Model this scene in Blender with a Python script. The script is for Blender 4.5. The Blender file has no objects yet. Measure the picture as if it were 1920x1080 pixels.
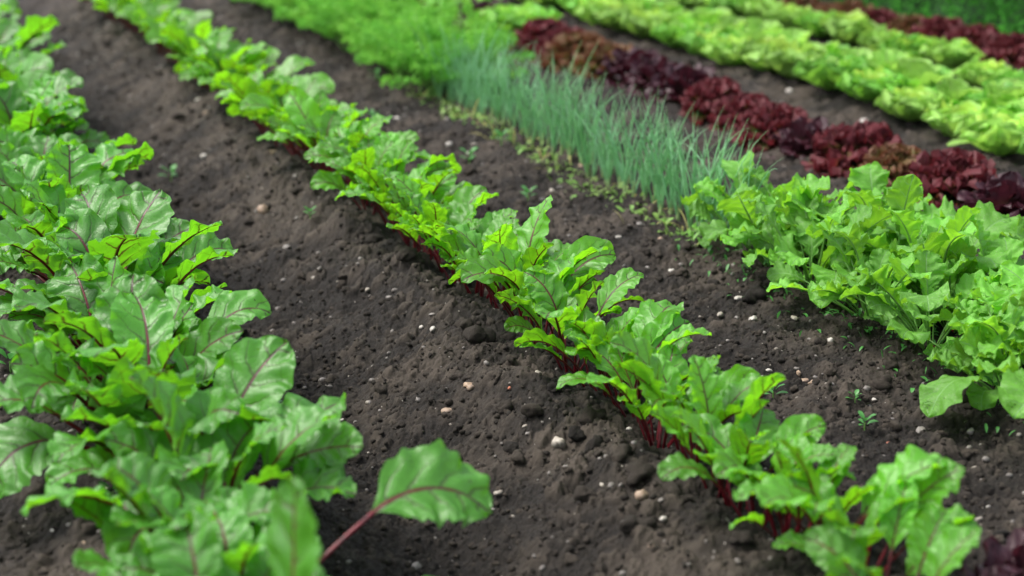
import bpy, math, random
import numpy as np
rng = np.random.default_rng(11); random.seed(11)
SC = bpy.context.scene; COL = SC.collection
R = math.radians
# ------------------------------------------------------------------ camera frame (also used for leaving out plants the photo cannot see)
FPX, CAMH = 3000.0, 1.0
PITCH = math.atan(940/FPX); YAW = math.atan(1260/math.hypot(FPX, 940))
cam = bpy.data.objects.new('camera', bpy.data.cameras.new('camera')); COL.objects.link(cam)
cam.location = (0, 0, CAMH); cam.rotation_euler = (math.pi/2-PITCH, 0, -YAW)
cd = cam.data; cd.sensor_width = 36; cd.lens = FPX/1920*36; cd.clip_end = 500; cd.clip_start = .02
cd.dof.use_dof = True; cd.dof.focus_distance = 2.95; cd.dof.aperture_fstop = 2.5; cd.dof.aperture_blades = 8
SC.camera = cam
hd = np.array([math.sin(YAW), math.cos(YAW), 0]); CR = np.array([math.cos(YAW), -math.sin(YAW), 0]); ZU = np.array([0, 0, 1.])
FW = hd*math.cos(PITCH)-ZU*math.sin(PITCH); CU = hd*math.sin(PITCH)+ZU*math.cos(PITCH)
def proj(p):
    d = np.asarray(p, float)-[0, 0, CAMH]; z = d.dot(FW)
    return 960+FPX*d.dot(CR)/z, 540-FPX*d.dot(CU)/z, z
def inview(x, y, rad, h):
    ok = False
    for dz in (0, h):
        for dx, dy in ((0, 0), (rad, 0), (-rad, 0), (0, rad), (0, -rad)):
            px, py, z = proj((x+dx, y+dy, dz))
            if z > .3 and -5 < px < 1925 and -5 < py < 1085: ok = True
    return ok
def unproj(px, py, z=0.):
    d = FW*FPX+CR*(px-960)+CU*(540-py); return np.array([0, 0, CAMH])+d*((z-CAMH)/d[2])
# ------------------------------------------------------------------ noise
def h2(ix, iy, s):
    n = (ix*374761393+iy*668265263+s*1442695041) & 0xffffffff
    n = ((n ^ (n >> 13))*1274126177) & 0xffffffff
    return ((n ^ (n >> 16)) & 0xffff)/65535.0
def vn(x, y, s=0):
    xi = np.floor(x).astype(np.int64); yi = np.floor(y).astype(np.int64); fx = x-xi; fy = y-yi
    fx = fx*fx*(3-2*fx); fy = fy*fy*(3-2*fy)
    a = h2(xi, yi, s); b = h2(xi+1, yi, s); c = h2(xi, yi+1, s); d = h2(xi+1, yi+1, s)
    return (a+(b-a)*fx+(c-a)*fy+(a-b-c+d)*fx*fy)*2-1
def fbm(x, y, o, s=0, g=.5):
    t = 0; a = 1; 
    for k in range(o): t = t+a*vn(x*2**k+k*17.3, y*2**k-k*9.1, s+k); a *= g
    return t
def clods(x, y, cell, s, dens=.8, rmin=.25, rmax=.62):
    X = x/cell; Y = y/cell; xi = np.floor(X).astype(np.int64); yi = np.floor(Y).astype(np.int64); out = np.zeros_like(X)
    for dx in (-1, 0, 1):
        for dy in (-1, 0, 1):
            cx = xi+dx; cy = yi+dy
            px = cx+h2(cx, cy, s); py = cy+h2(cx, cy, s+1); q = h2(cx, cy, s+2)
            r = (rmin+(rmax-rmin)*h2(cx, cy, s+3)**2)*(q < dens)+1e-6
            e = .6+.8*h2(cx, cy, s+4)
            d2 = ((X-px)/r)**2*e+((Y-py)/r)**2/e
            out = np.maximum(out, r*np.sqrt(np.clip(1-d2, 0, 1)))
    return out*cell
RX = [-9, -1.2, -.75, -.38, -.08, .1, .27, .34, .44, .72, .92, 1.03, 1.10, 1.17, 1.38, 1.62, 1.75, 1.9, 2.1, 2.4, 2.7, 3, 3.45, 3.7, 4.1, 60]
RZ = [-.03, -.06, -.0, -.02, -.075, -.05, .0, -.005, -.02, -.135, -.052, .010, -.016, -.012, -.04, -.02, 0, -.01, -.03, 0, -.03, 0, -.02, 0, 0, 0]
def zg(x, y, fine=True):
    x = np.asarray(x, float); y = np.asarray(y, float)
    w = .035*vn(y*3.1, y*0+3, 5)+.012*vn(y*11, y*0, 6)
    wob = np.interp(x, [-.2, .1, 2.2, 2.6], [1, 1, 1, .3])
    xx = x+w*wob
    z = (np.interp(xx, RX, RZ)+np.interp(xx-.04, RX, RZ)+np.interp(xx+.04, RX, RZ))/3
    z = z+.016*vn(x*7, y*5, 20)+.010*fbm(x*20, y*15, 3, 30)
    lip = np.exp(-((xx-1.0)/.07)**2)+np.exp(-((xx-.22)/.07)**2)
    z = z+lip*.012*vn(x*26, y*14, 41)+lip*.010*vn(x*9, y*8, 47)+.007*vn(x*6+y*2, y*19-x*4, 44)
    if fine:
        m = .5+.5*vn(x*6, y*6, 77)
        wx = x+.005*vn(x*70, y*70, 61)+.002*vn(x*240, y*240, 63); wy = y+.005*vn(x*70, y*70, 62)+.002*vn(x*240, y*240, 64); x, y = wx, wy
        rough = .55+.75*np.clip(m+lip*.5, 0, 1.4)
        z = z+clods(x, y, .075, 100, .30, .15, .42)*.50*rough+clods(x+3, y, .028, 120, .6, .2, .6)*.55*rough
        z = z+clods(x, y+5, .013, 140, .8)*.62+clods(x+9, y+5, .0065, 160, .85)*.65
        z = z+.0026*fbm(x*110, y*110, 4, 50, .65)
    return z
# ------------------------------------------------------------------ mesh helpers
def mk(name, V, F, mat, parent=None, uv=None, smooth=True, attr=None, loc=None):
    V = np.asarray(V, np.float32); F = np.asarray(F, np.int32)
    me = bpy.data.meshes.new(name); n = len(F); k = F.shape[1]
    me.vertices.add(len(V)); me.vertices.foreach_set('co', V.ravel())
    me.loops.add(n*k); me.loops.foreach_set('vertex_index', F.ravel())
    me.polygons.add(n); me.polygons.foreach_set('loop_start', np.arange(0, n*k, k, dtype=np.int32))
    me.polygons.foreach_set('use_smooth', np.full(n, smooth))
    if uv is not None:
        l = me.uv_layers.new(name='UVMap'); l.data.foreach_set('uv', np.asarray(uv, np.float32)[F.ravel()].ravel())
    for an, av in (attr or {}).items():
        a = me.attributes.new(an, 'FLOAT', 'POINT'); a.data.foreach_set('value', np.asarray(av, np.float32))
    me.update(calc_edges=True); me.validate()
    me.materials.append(mat)
    o = bpy.data.objects.new(name, me); COL.objects.link(o)
    if parent is not None: o.parent = parent
    if loc is not None: o.location = loc
    return o
def thing(name, label, cat, loc, rz=0, group=None, sc=1):
    o = bpy.data.objects.new(name, None); COL.objects.link(o); o.location = loc; o.rotation_euler = (0, 0, rz); o.scale = (sc, sc, sc)
    o.empty_display_size = .02
    o['label'] = label; o['category'] = cat
    if group: o['group'] = group
    return o
def tag(o, label, cat, group=None):
    o['label'] = label; o['category'] = cat
    if group: o['group'] = group
    return o
def copy_part(src, parent):
    c = src.copy(); COL.objects.link(c); c.parent = parent; return c
class Acc:
    def __init__(s): s.V = []; s.F = []; s.U = []; s.A = []; s.n = 0
    def add(s, V, F, U=None, a=None):
        s.V.append(V); s.F.append(np.asarray(F)+s.n); s.n += len(V)
        s.U.append(U if U is not None else np.zeros((len(V), 2))); s.A.append(np.full(len(V), a if a is not None else 0.) if np.isscalar(a) or a is None else a)
    def out(s): return np.concatenate(s.V), np.concatenate(s.F), np.concatenate(s.U), np.concatenate(s.A)
def grid_faces(a, b):
    i, j = np.meshgrid(np.arange(a-1), np.arange(b-1), indexing='ij'); q = (i*b+j).ravel()
    return np.stack([q, q+1, q+b+1, q+b], 1)
def frames(th, az, roll, ds, p0):
    T = np.stack([np.cos(th)*np.cos(az), np.cos(th)*np.sin(az), np.sin(th)], 1)
    N = np.stack([-np.sin(th)*np.cos(az), -np.sin(th)*np.sin(az), np.cos(th)], 1)
    C = p0+np.concatenate([np.zeros((1, 3)), np.cumsum((T[1:]+T[:-1])/2*ds, 0)])
    S = np.cross(T, N); c = np.cos(roll)[:, None]; s = np.sin(roll)[:, None]
    return C, T, S*c+N*s, N*c-S*s
def tube(C, S, N, rad, nk=6, flat=1.0):
    a = np.arange(nk)/nk*2*np.pi; k = len(C)
    V = C[:, None]+rad[:, None, None]*(np.cos(a)[None, :, None]*S[:, None]+flat*np.sin(a)[None, :, None]*N[:, None])
    V = V.reshape(-1, 3); i, j = np.meshgrid(np.arange(k-1), np.arange(nk), indexing='ij'); i = i.ravel(); j = j.ravel()
    F = np.stack([i*nk+j, i*nk+(j+1) % nk, (i+1)*nk+(j+1) % nk, (i+1)*nk+j], 1)
    U = np.stack([np.tile(a/6.3, k), np.repeat(np.linspace(0, 1, k), nk)], 1)
    return V, F, U
PROF = dict(
    beet=([0, .05, .12, .2, .32, .45, .6, .75, .87, .95, 1], [.05, .10, .28, .58, .86, .98, 1, .88, .64, .38, .04]),
    radish=([0, .06, .1, .16, .22, .28, .38, .5, .64, .8, .92, 1], [.05, .10, .30, .38, .30, .52, .76, .94, 1, .9, .6, .06]),
    lettuce=([0, .15, .35, .6, .8, .93, 1], [.3, .42, .68, .95, 1, .8, .3]),
    seed=([0, .3, .6, .85, 1], [.15, .8, 1, .7, .05]))
def leaf(L, W, prof='beet', pet=.1, th0=R(70), bp=R(10), bend=R(60), side=0, fold=.25, ruf=.1, nr=4, roll=0, roll2=0, az=0,
         nu=13, nv=24, r0=.003, p0=(0, 0, 0), teeth=.05, tipfrill=0, rs=None, bpow=1.2, edge=2.2, cup=0, rib=.85, droop_fold=0, stalk=True, quilt=.04):
    rs = rs or rng; npet = 7 if pet > 0 else 0
    t = np.linspace(0, 1, nv)
    thp = th0-bp*np.linspace(0, 1, max(npet, 1)); thb = thp[-1]-bend*t**bpow
    azb = az+side*t
    dsp = pet/max(npet-1, 1); dsb = L/(nv-1)
    if npet:
        th = np.concatenate([thp, thb[1:]]); az_ = np.concatenate([np.full(npet, az), azb[1:]])
        rl = np.concatenate([np.linspace(0, roll, npet), roll+roll2*t[1:]])
        ds = np.concatenate([np.full(npet-1, dsp), np.full(nv-1, dsb)])[:, None]
    else:
        th, az_, rl, ds = thb, azb, roll+roll2*t, np.full((nv-1, 1), dsb)
    C, T, S, N = frames(th, az_, rl, ds, np.asarray(p0, float))
    b = slice(npet-1 if npet else 0, None); Cb, Sb, Nb = C[b], S[b], N[b]
    w = np.interp(t, *PROF[prof])*W/2
    ph = rs.uniform(0, 6.28, 8); u = np.linspace(-1, 1, nu)
    u = np.sign(u)*np.abs(u)**.8
    au = np.abs(u)[None]; sg = (u > 0)[None]
    tt = t[:, None]
    P1 = np.where(sg, ph[0], ph[1]); P2 = np.where(sg, ph[2], ph[3])
    wav = np.sin(6.283*nr*tt+P1)+.6*np.sin(6.283*nr*2.1*tt+P2)+.32*np.sin(6.283*nr*3.3*tt+P1*3)
    asym = 1+.12*np.where(sg, 1, -1)*math.sin(ph[4])
    x = u[None]*w[:, None]*asym*(1+teeth*au**4*(np.sin(6.283*nr*1.9*tt+P2)+.6*np.sin(6.283*nr*3.3*tt+P1)))
    env = np.sin(np.clip(tt*1.15, 0, 1)*np.pi*.5)
    z = fold*np.abs(x)+ruf*W*.5*au**edge*wav*env*(w[:, None]/(W/2))**.5
    z = z+cup*np.abs(x)**2/(W/2)
    z = z+quilt*W*np.sin(6.283*(nr*1.4*tt-au*1.1)+P1)*np.sin(np.pi*au)*env           # quilting between the side veins
    if tipfrill: z = z+tipfrill*W*tt**3*(np.sin(u[None]*9+ph[5]+3*tt)+.6*np.sin(u[None]*19+ph[6])+.4*np.sin(u[None]*31+ph[7]))
    fx = x*np.cos(fold*.8)
    V = Cb[:, None]+Sb[:, None]*fx[..., None]+Nb[:, None]*z[..., None]
    U = np.stack([.5+x/W*.98, np.broadcast_to(tt, x.shape)], -1)
    blade = (V.reshape(-1, 3), grid_faces(nv, nu), U.reshape(-1, 2))
    if not stalk: return blade, None
    k = max(npet, 1)-1+int(rib*nv); kk = np.arange(k)
    rad = np.where(kk < max(npet, 1), r0*(1-.25*kk/max(npet, 1)), r0*.75*(1-(kk-max(npet, 1))/(k-max(npet, 1)+1))**.9+.0003)
    off = np.where(kk < max(npet, 1), 0, rad*.55)
    Ck = C[:k]-N[:k]*off[:, None]
    return blade, tube(Ck, S[:k], N[:k], rad, 7, .85)
# ------------------------------------------------------------------ materials
class NT:
    def __init__(s, name):
        s.m = bpy.data.materials.new(name); s.m.use_nodes = True; s.t = s.m.node_tree; s.t.nodes.clear(); s.L = s.t.links
    def n(s, ty, ins=None, **kw):
        nd = s.t.nodes.new(ty)
        for k, v in kw.items(): setattr(nd, k, v)
        for k, v in (ins or {}).items(): s.put(nd.inputs[k], v)
        return nd
    def put(s, sock, v):
        if isinstance(v, bpy.types.NodeSocket): s.L.new(v, sock)
        elif isinstance(v, (tuple, list)) and len(v) == 3 and sock.type == 'RGBA': sock.default_value = (*v, 1)
        else: sock.default_value = v
    def m_(s, op, a, b=0., c=0., clamp=False):
        nd = s.n('ShaderNodeMath', operation=op, use_clamp=clamp); s.put(nd.inputs[0], a); s.put(nd.inputs[1], b)
        if len(nd.inputs) > 2: s.put(nd.inputs[2], c)
        return nd.outputs[0]
    def ss(s, v, a, b, lo=0., hi=1.):
        nd = s.n('ShaderNodeMapRange', interpolation_type='SMOOTHSTEP')
        for i, q in enumerate((v, a, b, lo, hi)): s.put(nd.inputs[i], q)
        return nd.outputs[0]
    def mix(s, f, a, b):
        nd = s.n('ShaderNodeMix', data_type='RGBA'); s.put(nd.inputs[0], f); s.put(nd.inputs[6], a); s.put(nd.inputs[7], b); return nd.outputs[2]
    def noise(s, sc, det=2, vec=None, rough=.5, dist=0.):
        nd = s.n('ShaderNodeTexNoise', {'Scale': sc, 'Detail': det, 'Roughness': rough, 'Distortion': dist})
        if vec is not None: s.L.new(vec, nd.inputs['Vector'])
        return nd.outputs['Fac']
    def bump(s, h, st, dist, nrm=None):
        nd = s.n('ShaderNodeBump', {'Strength': st, 'Distance': dist, 'Height': h})
        if nrm is not None: s.L.new(nrm, nd.inputs['Normal'])
        return nd.outputs[0]
    def done(s, sh):
        o = s.n('ShaderNodeOutputMaterial'); s.L.new(sh, o.inputs[0]); return s.m
def leaf_mat(name, top, under, trans, vtop=None, vunder=None, nvein=5., slope=1.7, vw=.10, mid=.03, tr=.38, rough=.36, asp=1.5,
             drops=True, speck=0, hole=False, tipcol=None, tipat=.5, var=.25, spec=.5, edgecol=None, bumpy=1.0):
    g = NT(name); tc = g.n('ShaderNodeTexCoord'); uv = tc.outputs['UV']; ob = tc.outputs['Object']
    sep = g.n('ShaderNodeSeparateXYZ'); g.L.new(uv, sep.inputs[0]); U, T = sep.outputs[0], sep.outputs[1]
    geo = g.n('ShaderNodeNewGeometry'); back = geo.outputs['Backfacing']; oi = g.n('ShaderNodeObjectInfo'); rnd = oi.outputs['Random']
    wn = g.noise(9., 3, ob); n2 = g.noise(55., 3, ob)
    tone = g.m_('ADD', g.m_('MULTIPLY', g.m_('SUBTRACT', wn, .5), var*1.6), g.m_('ADD', 1-.3*var, g.m_('MULTIPLY', g.m_('SUBTRACT', rnd, .5), var)))
    if vtop is not None:
        sx = g.m_('SUBTRACT', U, .5); ax = g.m_('MULTIPLY', g.m_('ABSOLUTE', sx), 2.)
        sd = g.m_('GREATER_THAN', sx, 0.)
        tj = g.m_('ADD', T, g.m_('MULTIPLY', g.m_('SUBTRACT', g.noise(5., 3, uv), .5), .16))
        ph = g.m_('ADD', g.m_('SUBTRACT', g.m_('MULTIPLY', tj, nvein), g.m_('MULTIPLY', g.m_('POWER', ax, 1.25), slope)), g.m_('MULTIPLY', sd, .45))
        d = g.m_('MULTIPLY', g.m_('ABSOLUTE', g.m_('SUBTRACT', g.m_('FRACT', ph), .5)), 2.)
        wd = g.m_('MULTIPLY', g.m_('SUBTRACT', 1.15, ax), vw)
        side = g.m_('SUBTRACT', 1., g.ss(d, 0., wd)); side = g.m_('MULTIPLY', side, g.m_('SUBTRACT', 1.05, g.m_('POWER', ax, 1.6), clamp=True))
        # second order veins leaning the other way, out on the blade
        ph2 = g.m_('ADD', g.m_('ADD', g.m_('MULTIPLY', tj, nvein*2.1), g.m_('MULTIPLY', ax, slope*2.6)), g.m_('MULTIPLY', n2, .7))
        d2 = g.m_('MULTIPLY', g.m_('ABSOLUTE', g.m_('SUBTRACT', g.m_('FRACT', ph2), .5)), 2.)
        s2 = g.m_('MULTIPLY', g.m_('SUBTRACT', 1., g.ss(d2, 0., vw*1.1)), g.m_('MULTIPLY', g.ss(ax, .12, .35), g.ss(g.noise(7., 1, uv), .47, .6)))
        s2 = g.m_('MULTIPLY', s2, .45)
        md = g.m_('SUBTRACT', 1., g.ss(ax, mid*.4, g.m_('ADD', mid*.6, g.m_('MULTIPLY', g.m_('SUBTRACT', 1.1, T), mid*1.3))))
        vein = g.m_('MAXIMUM', g.m_('MAXIMUM', side, s2), md, clamp=True)
    else: vein = None
    phys = g.n('ShaderNodeVectorMath', operation='MULTIPLY'); g.L.new(uv, phys.inputs[0]); phys.inputs[1].default_value = (1., asp, 1.)
    cell = g.n('ShaderNodeTexVoronoi', {'Scale': 22.}, feature='DISTANCE_TO_EDGE'); g.L.new(phys.outputs[0], cell.inputs['Vector'])
    ce = g.ss(cell.outputs['Distance'], 0., .18)
    ctop = g.mix(1., top, top); topv = g.n('ShaderNodeVectorMath', operation='SCALE'); topv.inputs[0].default_value = top; g.put(topv.inputs['Scale'], tone)
    unv = g.n('ShaderNodeVectorMath', operation='SCALE'); unv.inputs[0].default_value = under; g.put(unv.inputs['Scale'], tone)
    trv = g.n('ShaderNodeVectorMath', operation='SCALE'); trv.inputs[0].default_value = trans; g.put(trv.inputs['Scale'], tone)
    a, b, tcol = topv.outputs[0], unv.outputs[0], trv.outputs[0]
    a = g.mix(g.m_('MULTIPLY', g.m_('SUBTRACT', 1., ce), .22), a, tuple(min(1, c*1.7) for c in top))
    if tipcol is not None:
        f = g.ss(g.m_('ADD', T, g.m_('MULTIPLY', g.m_('SUBTRACT', n2, .5), .35)), tipat-.25, tipat+.2)
        a = g.mix(f, a, tipcol); b = g.mix(f, b, tuple(c*1.1 for c in tipcol)); tcol = g.mix(f, tcol, (tipcol[0]*1.9, tipcol[1]*1.2, tipcol[2]*1.2))
    if edgecol is not None:
        pass
    if speck:
        v = g.n('ShaderNodeTexVoronoi', {'Scale': 22.}); g.L.new(phys.outputs[0], v.inputs['Vector'])
        sm = g.m_('MULTIPLY', g.m_('SUBTRACT', 1., g.ss(v.outputs['Distance'], .10, .22)), g.ss(g.noise(6., 1, uv), .42, .55))
        a = g.mix(g.m_('MULTIPLY', sm, speck), a, (.42, .55, .30)); b = g.mix(g.m_('MULTIPLY', sm, speck*.7), b, (.38, .5, .22))
    if drops and not speck:   # small chewed brown marks here and there
        v = g.n('ShaderNodeTexVoronoi', {'Scale': 7.}); g.L.new(phys.outputs[0], v.inputs['Vector'])
        v2 = g.n('ShaderNodeSeparateColor'); g.L.new(v.outputs['Color'], v2.inputs[0])
        sm = g.m_('MULTIPLY', g.m_('SUBTRACT', 1., g.ss(v.outputs['Distance'], .05, .12)), g.m_('GREATER_THAN', v2.outputs[0], .86))
        a = g.mix(g.m_('MULTIPLY', sm, .7), a, (.10, .035, .02)); b = g.mix(g.m_('MULTIPLY', sm, .8), b, (.12, .03, .015)); tcol = g.mix(g.m_('MULTIPLY', sm, .8), tcol, (.12, .02, .01))
    if vein is not None:
        a = g.mix(g.m_('MULTIPLY', g.m_('MAXIMUM', md, g.m_('MULTIPLY', side, .6)), .85), a, vtop); b = g.mix(g.m_('MULTIPLY', vein, .95), b, vunder)
        tcol = g.mix(g.m_('MULTIPLY', vein, .95), tcol, tuple(c*.8 for c in vunder))
    col = g.mix(back, a, b)
    h = g.m_('ADD', g.m_('MULTIPLY', wn, .6), g.m_('MULTIPLY', ce, .16*bumpy))
    if vein is not None: h = g.m_('SUBTRACT', h, g.m_('MULTIPLY', vein, .8))
    nm = g.bump(h, .5, .0022*bumpy)
    nm = g.bump(n2, .40, .003*bumpy, nm)
    ro = g.m_('ADD', rough, g.m_('MULTIPLY', back, .2))
    if drops:
        dv = g.n('ShaderNodeTexVoronoi', {'Scale': 27., 'Randomness': 1.}); g.L.new(phys.outputs[0], dv.inputs['Vector'])
        dc = g.n('ShaderNodeSeparateColor'); g.L.new(dv.outputs['Color'], dc.inputs[0])
        rr = g.m_('MULTIPLY', dc.outputs[0], .34)
        dm = g.m_('MULTIPLY', g.m_('SUBTRACT', 1., g.ss(dv.outputs['Distance'], g.m_('MULTIPLY', rr, .55), rr)), g.m_('GREATER_THAN', dc.outputs[1], .72))
        dm = g.m_('MULTIPLY', dm, g.ss(g.noise(3.3, 1, uv), .40, .55))
        nm = g.bump(dm, 1., .003, nm); ro = g.m_('SUBTRACT', ro, g.m_('MULTIPLY', dm, rough*.7))
        col = g.mix(g.m_('MULTIPLY', dm, .35), col, (.45, .6, .45))  # bright glints of the water drops painted into the leaf colour
    p = g.n('ShaderNodeBsdfPrincipled', {'Base Color': col, 'Roughness': ro, 'Specular IOR Level': spec, 'Normal': nm})
    tl = g.n('ShaderNodeBsdfTranslucent', {'Color': tcol, 'Normal': nm})
    mx = g.n('ShaderNodeMixShader', {0: tr, 1: p.outputs[0], 2: tl.outputs[0]}); sh = mx.outputs[0]
    if hole:
        v = g.n('ShaderNodeTexVoronoi', {'Scale': 13.}); g.L.new(phys.outputs[0], v.inputs['Vector'])
        v2 = g.n('ShaderNodeSeparateColor'); g.L.new(v.outputs['Color'], v2.inputs[0])
        hm = g.m_('MULTIPLY', g.m_('LESS_THAN', g.m_('ADD', v.outputs['Distance'], g.m_('MULTIPLY', g.noise(60., 1, uv), .12)), g.m_('ADD', .06, g.m_('MULTIPLY', v2.outputs[1], .2))), g.m_('GREATER_THAN', v2.outputs[0], hole))
        tp = g.n('ShaderNodeBsdfTransparent'); mh = g.n('ShaderNodeMixShader', {0: hm, 1: sh, 2: tp.outputs[0]}); sh = mh.outputs[0]
    return g.done(sh)
def plain(name, col, rough=.45, var=.3, tr=0, sc=40., col2=None, spec=.5):
    g = NT(name); tc = g.n('ShaderNodeTexCoord'); n = g.noise(sc, 3, tc.outputs['Object']); oi = g.n('ShaderNodeObjectInfo')
    c2 = col2 or tuple(c*(1-var) for c in col)
    c = g.mix(g.ss(g.m_('ADD', n, g.m_('MULTIPLY', g.m_('SUBTRACT', oi.outputs['Random'], .5), .2)), .35, .65), c2, col)
    p = g.n('ShaderNodeBsdfPrincipled', {'Base Color': c, 'Roughness': rough, 'Specular IOR Level': spec, 'Normal': g.bump(n, .4, .002)})
    sh = p.outputs[0]
    if tr:
        tl = g.n('ShaderNodeBsdfTranslucent', {'Color': c}); sh = g.n('ShaderNodeMixShader', {0: tr, 1: sh, 2: tl.outputs[0]}).outputs[0]
    return g.done(sh)
M = {}
M['beetA'] = leaf_mat('beet_leaf_large', (.088, .31, .030), (.12, .36, .022), (.21, .63, .014), (.075, .022, .03), (.075, .004, .010), 4.6, 1.6, .24, .05, tr=.45, rough=.40, spec=.75, hole=.88, var=.4)
M['beetB'] = leaf_mat('beet_leaf_young', (.11, .36, .026), (.15, .43, .020), (.30, .78, .014), (.085, .022, .028), (.09, .005, .010), 5., 1.7, .22, .05, tr=.47, rough=.38, spec=.75, hole=.88, var=.4)
M['radish'] = leaf_mat('radish_leaf', (.15, .41, .045), (.21, .48, .045), (.36, .80, .035), (.20, .42, .12), (.25, .5, .16), 5., 1.6, .10, .04, tr=.40, rough=.48, speck=.8, hole=.6, drops=False, bumpy=1.5, var=.5)
M['stalk_red'] = plain('red_beet_stalk', (.15, .006, .014), .35, .5, .10, 60., (.06, .003, .007))
M['stalk_green'] = plain('green_stalk', (.20, .42, .09), .45, .3, .2)
M['onion'] = plain('onion_blade', (.33, .63, .36), .4, .3, .4, 15., (.22, .52, .20))
M['onion_base'] = plain('onion_neck', (.32, .45, .18), .45, .3, .2)
M['wither'] = plain('withered_blade', (.45, .42, .14), .6, .3, .3)
M['carrot'] = plain('carrot_foliage', (.27, .60, .08), .5, .35, .5, 12., (.15, .46, .05), .3)
M['let_green'] = leaf_mat('green_lettuce_leaf', (.34, .63, .12), (.36, .64, .13), (.52, .90, .13), (.32, .5, .14), (.35, .55, .15), 5., 1.2, .08, .05, tr=.42, rough=.38, drops=False, var=.35, bumpy=1.6)
M['let_lush'] = leaf_mat('fresh_green_lettuce_leaf', (.18, .50, .06), (.22, .52, .07), (.36, .80, .07), (.25, .48, .14), (.3, .5, .15), 5., 1.2, .08, .05, tr=.42, rough=.34, drops=False, var=.35, bumpy=1.4)
M['let_heart'] = leaf_mat('lettuce_heart_leaf', (.42, .66, .10), (.42, .66, .10), (.66, .92, .14), (.4, .6, .2), (.4, .6, .2), 5., 1.2, .08, .05, tr=.42, rough=.4, drops=False, var=.25, bumpy=1.4)
M['lollo'] = leaf_mat('red_frilly_lettuce_leaf', (.10, .20, .035), (.12, .2, .04), (.2, .3, .04), tr=.3, rough=.55, spec=.3, drops=False, tipcol=(.115, .022, .028), tipat=.70, var=.7, bumpy=1.2)
M['lollo_mix'] = leaf_mat('bronze_frilly_lettuce_leaf', (.10, .17, .03), (.12, .2, .04), (.25, .34, .04), tr=.3, rough=.55, spec=.3, drops=False, tipcol=(.15, .065, .035), tipat=.84, var=.5, bumpy=1.2)
M['oak'] = leaf_mat('purple_lettuce_leaf', (.075, .07, .03), (.08, .07, .04), (.16, .05, .03), tr=.25, rough=.36, drops=False, tipcol=(.050, .013, .022), tipat=.52, var=.7, spec=.5, bumpy=1.4)
M['hedge'] = plain('hedge_leaf', (.060, .30, .024), .6, .4, .4, 9., (.032, .18, .016), .12)
M['twig'] = plain('hedge_twig', (.018, .085, .014), .8, .4)
M['weed'] = plain('weed_leaf', (.09, .32, .07), .45, .3, .35)
M['cover'] = plain('seedling_cover', (.16, .38, .06), .5, .3, .35, 8., (.22, .36, .08))
def soil_mat():
    g = NT('dark_loam'); geo = g.n('ShaderNodeNewGeometry'); P = geo.outputs['Position']
    big = g.noise(5.5, 4, P, .6, .4); mid = g.noise(28., 4, P, .6); fine = g.noise(190., 4, P, .7); gr = g.noise(620., 2, P, .7)
    at = g.n('ShaderNodeAttribute', attribute_name='dry'); dry = at.outputs['Fac']
    f = g.ss(g.m_('ADD', g.m_('ADD', g.m_('MULTIPLY', big, .9), g.m_('MULTIPLY', mid, .45)), g.m_('MULTIPLY', dry, .8)), .78, 1.5)
    c = g.mix(f, (.0054, .0042, .0032), (.066, .053, .041))
    c = g.mix(g.m_('MULTIPLY', g.ss(fine, .35, .75), .5), c, (.032, .025, .020))
    v = g.n('ShaderNodeTexVoronoi', {'Scale': 95.}); g.L.new(P, v.inputs['Vector']); vs = g.n('ShaderNodeSeparateColor'); g.L.new(v.outputs['Color'], vs.inputs[0])
    sp = g.m_('MULTIPLY', g.m_('LESS_THAN', v.outputs['Distance'], .13), g.m_('GREATER_THAN', vs.outputs[0], .965))
    c = g.mix(sp, c, (.34, .31, .28))
    nm = g.bump(fine, .9, .004); nm = g.bump(gr, .8, .0016, nm)
    p = g.n('ShaderNodeBsdfPrincipled', {'Base Color': c, 'Roughness': g.m_('SUBTRACT', .95, g.m_('MULTIPLY', gr, .25)), 'Specular IOR Level': .3, 'Normal': nm})
    return g.done(p.outputs[0])
M['soil'] = soil_mat()
def crumb_mat():
    g = NT('soil_crumb'); geo = g.n('ShaderNodeNewGeometry'); P = geo.outputs['Position']; at = g.n('ShaderNodeAttribute', attribute_name='tone')
    n = g.noise(150., 4, P, .7)
    c = g.mix(at.outputs['Fac'], (.0065, .0052, .0040), (.045, .036, .028)); c = g.mix(g.m_('MULTIPLY', g.ss(n, .4, .7), .4), c, (.02, .016, .013))
    p = g.n('ShaderNodeBsdfPrincipled', {'Base Color': c, 'Roughness': .92, 'Specular IOR Level': .3, 'Normal': g.bump(n, 1., .004)})
    return g.done(p.outputs[0])
M['crumb'] = crumb_mat()
def stone_mat(name, c1, c2, rough=.55, sc=120.):
    g = NT(name); tc = g.n('ShaderNodeTexCoord'); n = g.noise(sc, 4, tc.outputs['Object'], .65); at = g.n('ShaderNodeAttribute', attribute_name='tone')
    n2 = g.noise(40., 2, tc.outputs['Object'])
    c = g.mix(g.ss(n, .35, .7), c1, c2); c = g.mix(g.m_('MULTIPLY', at.outputs['Fac'], .75), c, (.06, .05, .043))
    c = g.mix(g.m_('MULTIPLY', g.ss(n2, .52, .62), .55), c, (.06, .048, .04))
    p = g.n('ShaderNodeBsdfPrincipled', {'Base Color': c, 'Roughness': rough, 'Normal': g.bump(n, .6, .002)})
    return g.done(p.outputs[0])
ST = {'pale': stone_mat('pale_stone', (.36, .32, .27), (.24, .21, .17)), 'grey': stone_mat('grey_stone', (.20, .18, .165), (.13, .115, .105)),
      'tan': stone_mat('tan_stone', (.36, .25, .17), (.24, .17, .12)), 'white': stone_mat('white_stone', (.50, .47, .42), (.34, .31, .27)),
      'reddish': stone_mat('red_brick_chip', (.42, .13, .07), (.3, .1, .06))}
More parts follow.
